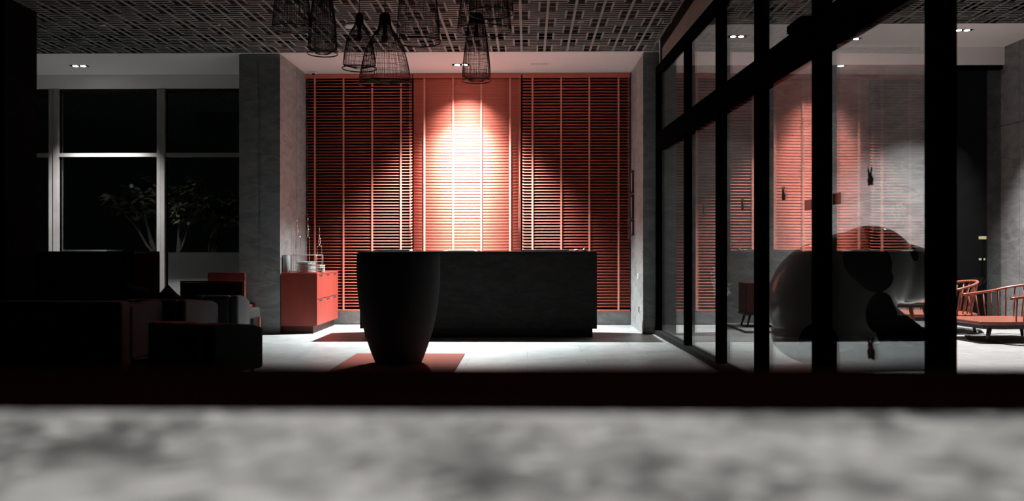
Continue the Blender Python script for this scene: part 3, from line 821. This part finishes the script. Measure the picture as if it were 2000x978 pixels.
# wood-framed chair
Yd = 10.0
x0, x1 = PX(354, Yd), PX(479, Yd); zt2 = PZ(548, 420, Yd)
e = tag(empty('dining_chair', ((x0+x1)/2, Yd+.3, 0)), 'chair with brown panel back in a thin reddish wooden frame', 'chair')
h = (x1-x0)/2
m = MB(); m.box(-h, -h+.025, -.33, -.29, 0, zt2); m.box(h-.025, h, -.33, -.29, 0, zt2); m.box(-h+.025, h-.025, -.33, -.29, zt2-.02, zt2)
m.build('back_frame', M['chairwood'], e); Box(-h+.03, h-.03, -.325, -.295, .36, zt2-.022).build('backrest', M['brownfab'], e)
Box(-h+.01, h-.01, -.28, .3, .30, .42).build('seat', M['brownfab'], e, None, .02)
for sx in (-1, 1): Box(sx*(h-.02)-.016, sx*(h-.02)+.016, .26, .292, 0, .3).build('leg', M['chairwood'], e)
Ye = 10.9
x0, x1 = PX(391, Ye), PX(466, Ye); zt2 = PZ(533, 420, Ye); h = (x1-x0)/2
e = tag(empty('dining_chair', ((x0+x1)/2, Ye+.3, 0)), 'deep red chair back showing behind the wood-framed chair beside the pillar', 'chair')
Box(-h, h, -.05, 0, .35, zt2).build('backrest', M['redfab'], e, None, .015); Box(-h, h, 0, .4, .3, .4).build('seat', M['redfab'], e, None, .02)
for sx in (-1, 1):
    for yy in (-.03, .36): MB().tube([(sx*(h-.04), yy, .3), (sx*(h-.03), yy, 0)], [.018, .012], 8).build('leg', M['darkwood'], e)
# black sofa and cushions
Ys = 7.58
x0, x1 = PX(-40, Ys), PX(236, Ys); h = (x1-x0)/2; zt2 = PZ(589, 150, Ys)
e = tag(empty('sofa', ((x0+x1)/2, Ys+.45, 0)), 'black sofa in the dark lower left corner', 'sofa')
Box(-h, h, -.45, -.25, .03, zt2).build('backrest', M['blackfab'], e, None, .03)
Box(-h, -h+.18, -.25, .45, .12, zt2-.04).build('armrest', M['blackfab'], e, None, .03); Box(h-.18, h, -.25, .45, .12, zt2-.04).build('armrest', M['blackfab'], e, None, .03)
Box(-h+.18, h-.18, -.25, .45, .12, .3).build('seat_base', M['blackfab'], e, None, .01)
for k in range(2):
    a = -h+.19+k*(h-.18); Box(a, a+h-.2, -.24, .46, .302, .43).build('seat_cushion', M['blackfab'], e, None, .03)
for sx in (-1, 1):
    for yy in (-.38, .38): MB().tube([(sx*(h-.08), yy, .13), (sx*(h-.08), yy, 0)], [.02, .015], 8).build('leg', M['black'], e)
def cushion(u, v, Y, s, rot, label):
    m = MB(); n = 9
    for side in (1, -1):
        base = len(m.v)
        for i in range(n):
            for j in range(n):
                p, q = i/(n-1)*2-1, j/(n-1)*2-1
                b_ = max(0, (1-p**4)*(1-q**4))**.5
                pinch = 1-.06*(1-abs(p*q))
                m.v.append((p*s*pinch, side*.07*b_, q*s*pinch))
        for i in range(n-1):
            for j in range(n-1):
                q = base+i*n+j; m.f.append((q, q+1, q+n+1, q+n)); m.smooth.append(True)
    o = m.build('cushion', M['blackfab'], None, (PX(u, Y), Y, PZ(v, u, Y))); o.rotation_euler = rot
    tag(o, label, 'cushion'); return o
cushion(328, 590, 9.08, .135, (-.15, .75, .1), 'black cushion standing on its corner behind the grey armchair')
cushion(258, 584, 9.02, .15, (-.15, .25, .1), 'larger black cushion leaning upright beside the pointed one')

# ============================================================ RIGHT ROOM
# console cabinet on splayed legs
Yk = 12.25
x0 = PX(1456, Yk); x1 = x0+.62
e = tag(empty('console_cabinet', ((x0+x1)/2, Yk+.2, 0)), 'dark red console cabinet on splayed legs behind the glass wall', 'cabinet')
za, zb2 = PZ(609, 1450, Yk)-.05, PZ(550, 1450, Yk)-.05; h = (x1-x0)/2
Box(-h, h, -.2, .2, za, zb2).build('body', M['chairdark'], e, None, .004); Box(-h-.01, h+.01, -.21, .21, za-.025, za).build('bottom_rail', M['darkwood'], e)
for s in (-1, 1): d = Box(min(0, s*(h-.01))+.003, max(0, s*(h-.01))-.003, -.215, -.2, za+.01, zb2-.01).build('door', M['chairdark'], e); MB().ball((s*.03, -.222, (za+zb2)/2), .009, 8, 6).build('knob', M['metal'], d)
for sx in (-1, 1):
    for sy in (-1, 1): MB().tube([(sx*(h-.08), sy*.14, za-.02), (sx*(h-.03), sy*.17, 0)], [.02, .012], 8).build('leg', M['darkwood'], e)
# rug under it
yk0, yk1 = 11.75, 12.85
a = PX(1440, 12.2)
o = Box(0, 1.9, -.28, 1.0, 0, .03).build('rug', M['rug2'], None, (a, 12.0, .001)); tag(o, 'grey rug platform with dark edge under the console cabinet', 'rug')
o.location.z = .0005
b3 = e.location; e.location = (b3[0], b3[1], .031)
# blossom branches in tall vase
e = tag(empty('flower_vase', (PX(1405, 12.6), 12.6, 0)), 'tall vase of white blossom branches left of the console cabinet', 'vase')
MB().lathe([(.05, 0), (.07, .1), (.06, .3), (.035, .38), (.045, .42)], n=32).build('vase_body', M['greypl'], e)
bk = MB(); fl = MB()
for k in range(30):
    th = random.uniform(0, 2*PI); rr = random.uniform(.03, .19); T = Vector((rr*math.cos(th), rr*math.sin(th), random.uniform(.5, .9)))
    bk.tube([(0, 0, .38), T*.5+Vector((0, 0, .25)), T], [.004, .003, .002], 4)
    for q in range(20):
        c = Vector((0, 0, .4)).lerp(T, random.uniform(.3, 1))+Vector([random.uniform(-.02, .02) for _ in range(3)])
        fl.ball(c, random.uniform(.005, .010), 5, 4)
bk.build('branches', M['bark'], e); fl.build('blossoms', M['blossom'], e)

# rounded glossy bear figure
def bear():
    Yb = 8.3; s = Yb/1700
    cx = PX(1640, Yb); root = Vector((cx, Yb, 0))
    e = tag(empty('bear_figure', root), 'huge glossy white bear figure with black patches behind the glass wall', 'sculpture')
    def pt(u, v, dy=0): return Vector((PX(u, Yb)-cx, dy, PZ(v, u, Yb)))
    m = MB()
    def el(u, v, wu, hv, ry, dy=0):
        c = pt(u, v, dy); m.ball(c, (wu*s, ry, hv*s), 40, 28); return c
    el(1622, 590, 119, 122, .52)
    el(1700, 524, 84, 84, .38)
    el(1772, 535, 60, 58, .28); el(1660, 545, 95, 92, .44)
    # hips sit on the floor
    el(1600, 655, 90, 56, .50)
    def limb(p, q, r0, r1):
        pts = [p.lerp(q, t/8) for t in range(9)]
        for i, c in enumerate(pts):
            r = r0+(r1-r0)*i/8; m.ball(c, r, 22, 14)
    for dy in (-.34, .34):
        limb(pt(1685, 600, dy*.8), pt(1800, 672, dy*.8), .14, .085)
        limb(pt(1610, 690, dy*1.2), pt(1770, 690, dy*1.25), .125, .115)
        m.ball(pt(1780, 676, dy*1.25), (.085, .10, .15), 22, 14)
    o = m.build('body', M['white'], e)
    rm = o.modifiers.new('remesh', 'REMESH'); rm.mode = 'VOXEL'; rm.voxel_size = .022; rm.use_smooth_shade = True
    sm = o.modifiers.new('smooth', 'SMOOTH'); sm.factor = .8; sm.iterations = 10
    # black patches by position on the body
    ma = mat('glossy_white_black_patches', (.55, .55, .53), .12, spec=.6); nt = ma.node_tree; b = nt.nodes['Principled BSDF']
    tc = nt.nodes.new('ShaderNodeTexCoord'); last = None
    patches = [(pt(1664, 512), (46*s, 9, 42*s)), (pt(1676, 540), (36*s, 9, 26*s)), (pt(1684, 468), (12*s, 9, 26*s)),
               (pt(1765, 490), (10*s, 9, 19*s)), (pt(1685, 604), (34*s, 9, 38*s)), (pt(1730, 640), (50*s, 9, 30*s)), (pt(1785, 670), (34*s, 9, 30*s)),
               (pt(1570, 665), (33*s, 9, 43*s)), (pt(1690, 700), (115*s, 9, 36*s))]
    for c, r in patches:
        v1 = nt.nodes.new('ShaderNodeVectorMath'); v1.operation = 'SUBTRACT'; v1.inputs[1].default_value = c; nt.links.new(tc.outputs['Object'], v1.inputs[0])
        v2 = nt.nodes.new('ShaderNodeVectorMath'); v2.operation = 'DIVIDE'; v2.inputs[1].default_value = r; nt.links.new(v1.outputs[0], v2.inputs[0])
        v3 = nt.nodes.new('ShaderNodeVectorMath'); v3.operation = 'LENGTH'; nt.links.new(v2.outputs[0], v3.inputs[0])
        if last is None: last = v3.outputs['Value']
        else:
            q = nt.nodes.new('ShaderNodeMath'); q.operation = 'SMOOTH_MIN'; q.inputs[2].default_value = .15
            nt.links.new(last, q.inputs[0]); nt.links.new(v3.outputs['Value'], q.inputs[1]); last = q.outputs[0]
    g = nt.nodes.new('ShaderNodeMath'); g.operation = 'GREATER_THAN'; g.inputs[1].default_value = 1; nt.links.new(last, g.inputs[0])
    mx = nt.nodes.new('ShaderNodeMix'); mx.data_type = 'RGBA'; mx.inputs[6].default_value = (.004, .004, .004, 1); mx.inputs[7].default_value = (.8, .8, .78, 1)
    nt.links.new(g.outputs[0], mx.inputs[0]); nt.links.new(mx.outputs[2], b.inputs['Base Color'])
    sp = nt.nodes.new('ShaderNodeMath'); sp.operation = 'MULTIPLY'; sp.inputs[1].default_value = .6; nt.links.new(g.outputs[0], sp.inputs[0]); nt.links.new(sp.outputs[0], b.inputs['Specular IOR Level'])
    o.data.materials.clear(); o.data.materials.append(ma)
bear()

# wooden lounge chairs with horseshoe spindle backs
def spindle_chair(loc, rz, label, grp='wooden spindle chairs on the right'):
    e = tag(empty('spindle_chair', loc, rz), label, 'chair', grp)
    W, D = .46, .42; zs = .215
    out = [(-D-.25, -W+.08), (-D+.0, -W), (D-.1, -W+.02), (D+.05, -W*.5), (D+.08, 0), (D+.05, W*.5), (D-.1, W-.02), (-D, W), (-D-.25, W-.08)]
    m = MB(); m.prism(out, 'z', zs, zs+.045); m.build('seat', M['chairwood'], e, None, .012)
    MB().prism([(x*.9, y*.9) for x, y in out], 'z', zs-.05, zs-.002).build('apron', M['darkwood'], e)
    # rail: horseshoe, low at the arm tips, high at the back
    def rail(t):   # t in -1..1
        a = t*PI*.5
        if abs(t) > .62:
            f = (abs(t)-.62)/.38; x = .10*(1-f)-.34*f; y = math.copysign(W+.03-.02*f, t)
            z = .585-.05*f
        else:
            a = t/.62*PI*.5; x = .10+(D+.02)*math.cos(a)*.95; y = (W+.03)*math.sin(a); z = .585+.105*math.cos(a)
        return Vector((x, y, z))
    pts = [rail(-1+2*i/48) for i in range(49)]
    MB().tube(pts, .021, 10, flat=.8).build('arm_rail', M['chairwood'], e)
    for i in range(21):
        t = -.93+1.86*i/20; p = rail(t); q = Vector((p.x*.86-.01, p.y*.88, zs+.04))
        MB().tube([q, p], [.009, .011], 8).build('spindle', M['chairwood'], e)
    for x, y in ((-D-.1, W-.12), (-D-.1, -W+.12), (D-.05, W-.14), (D-.05, -W+.14)):
        MB().tube([(x, y, zs-.03), (x*1.08, y*1.05, 0.012)], [.03, .018], 10).build('leg', M['darkwood'], e)
    return e
spindle_chair((6.05, 11.0, 0), .12, 'nearest reddish wooden spindle lounge chair, its curved rail rising to the right edge')
spindle_chair((5.64, 12.15, 0), -.1, 'reddish wooden spindle lounge chair behind, its back rail ending at the stone wall corner')
# low table / bench seen through the bear's gap
Yt = 10.9
x0, x1 = PX(1722, Yt), PX(1835, Yt)
e = tag(empty('low_table', ((x0+x1)/2, Yt+.3, 0)), 'low reddish wooden table seen under the bear figure chin', 'table')
h = (x1-x0)/2; zt2 = PZ(590, 1760, Yt)-.0
Box(-h, h, -.3, .3, zt2-.03, zt2).build('tabletop', M['chairwood'], e, None, .006); Box(-h+.05, h-.05, -.25, .25, zt2-.07, zt2-.03).build('apron', M['darkwood'], e)
for sx in (-1, 1):
    for sy in (-1, 1): MB().tube([(sx*(h-.15), sy*.2, zt2-.05), (sx*(h-.05), sy*.24, 0)], [.028, .016], 8).build('leg', M['chairwood'], e)
# round rugs
def round_rug(x, y, r, label):
    e = tag(empty('round_rug', (x, y, 0)), label, 'rug')
    m = MB(); m.lathe([(r*.92, .001), (r*.92, .007)], n=8).build('pile', M['rug2'], e)
    n = 8; m = MB(); base = 0
    pts = [((r*math.cos(2*PI*k/n), r*math.sin(2*PI*k/n)), (r*.92*math.cos(2*PI*k/n), r*.92*math.sin(2*PI*k/n))) for k in range(n)]
    for k in range(n):
        (a, b), (c, d) = pts[k], pts[(k+1) % n]
        b0 = len(m.v)
        for z in (.001, .009): m.v += [(*a, z), (*b, z), (*c, z), (*d, z)]
        for q in ((0, 1, 3, 2), (4, 6, 7, 5), (0, 2, 6, 4), (1, 5, 7, 3)): m.f.append(tuple(b0+i for i in q)); m.smooth.append(False)
    m.build('border', M['rugedge'], e)
round_rug(6.3, 10.85, .85, 'grey patterned eight-sided rug under the nearest wooden chair')
round_rug(5.62, 12.25, .70, 'grey patterned eight-sided rug under the rear wooden chair')
# garden plant and small lamps beyond the right window
e = tag(empty('garden_plant', (PX(1912, 14.3), 14.3, -.06)), 'pale spiky garden plant outside, beside the stone wall edge', 'plant')
lf = MB()
for k in range(16):
    th = random.uniform(0, 2*PI); leafshape(lf, Vector((0, 0, .58)), Vector((math.cos(th), math.sin(th), random.uniform(.4, 1.6))), Vector((0, 0, 1)).cross(Vector((math.cos(th), math.sin(th), 0))).cross(Vector((math.cos(th), math.sin(th), 1))), .16, .02)
lf.build('foliage', M['blossom'], e, fix=False); MB().lathe([(.08, 0), (.11, .5), (.10, .58)], n=24).build('pot', M['rugedge'], e)
gl = mat('garden_light_glow', (1, .85, .5), .4, emis=(1, .8, .42), estr=.7, bump=.01)
for u, v, wpx, hpx, lb in ((1919, 464, 11, 6, 'upper small warm garden light outside beside the stone wall edge'), (1918, 506, 9, 4, 'lower small warm garden light outside beside the stone wall edge')):
    Y = 15.5+(v > 490)*1.5; wd = wpx*Y/1700; hh = hpx*Y/1700; zz = PZ(v, u, Y)
    e = tag(empty('garden_light', (PX(u, Y), Y, -.06)), lb, 'light')
    MB().tube([(0, 0, 0), (0, 0, zz+.06-hh/2)], .015, 8).build('pole', M['black'], e)
    Box(-wd/2, wd/2, -.04, .04, zz+.06-hh/2, zz+.06+hh/2).build('lamp_head', gl, e, None, .006)

# rabbit stickers on the panes
def rabbit(u, v, hpx, label):
    a = (u-1000)/1700; t = (a-K)/(1+a*K); Y = (2.108-.0066)/(t+.03); Xs = t*Y; z = PZ(v, u, Y); H = hpx*Y/1700
    m = MB()
    def d(y, zz, ry, rz, rot=0):
        c = [(y*H+ry*H*math.cos(q*PI/10)*math.cos(rot)-rz*H*math.sin(q*PI/10)*math.sin(rot), zz*H+ry*H*math.cos(q*PI/10)*math.sin(rot)+rz*H*math.sin(q*PI/10)*math.cos(rot)) for q in range(20)]
        m.prism(c, 'x', -.0008, .0006)
    d(0, -.2, .40, .27); d(.08, .12, .27, .15); d(-.12, .36, .10, .2, .35); d(.26, .34, .10, .2, -.35); d(-.22, -.43, .18, .07); d(.2, -.43, .16, .07)
    o = m.build('rabbit_sticker', M['sticker'], None, (Xs, Y, z)); tag(o, label, 'sticker', 'rabbit stickers on the glass wall'); o.rotation_euler = (0, 0, math.atan(.03)); return o
rabbit(1374, 412, 22, 'grey rabbit sticker on the glass pane farthest from the camera')
rabbit(1450, 400, 22, 'grey rabbit sticker on the glass between the second and third posts')
rabbit(1530, 378, 26, 'grey rabbit sticker on the glass left of the red door pulls')
rabbit(1700, 345, 34, 'grey rabbit sticker high on the glass right of the red door pulls')
rabbit(1701, 680, 42, 'grey rabbit sticker low on the glass in front of the bear figure')

# ============================================================ FOREGROUND PARAPET
hS = .125
def yd(v): return 1700*hS/(v-486)
pw = tag(empty('parapet', (0, .4, 0)), 'pale mottled granite parapet across the foreground, out of focus', 'parapet')
Box(-1.6, 1.6, -.25, yd(806)-.4, 0, EYE-hS-.04).build('base_wall', M['dstone'], pw)
Box(-1.6, 1.6, -.27, yd(806)-.4, EYE-hS-.04, EYE-hS).build('coping', M['granite'], pw)
lg = tag(empty('timber_ledge', (0, .75, 0)), 'dark near-black timber ledge beyond the granite parapet', 'ledge')
Box(-2.2, 2.2, yd(806)-.75+.002, yd(716)-.75, EYE-hS-.06, EYE-hS-.001).build('ledge_board', M['timber'], lg)
Box(-2.2, 2.2, yd(806)-.75+.01, yd(716)-.77, 0, EYE-hS-.06).build('front_panel', M['timber'], lg)
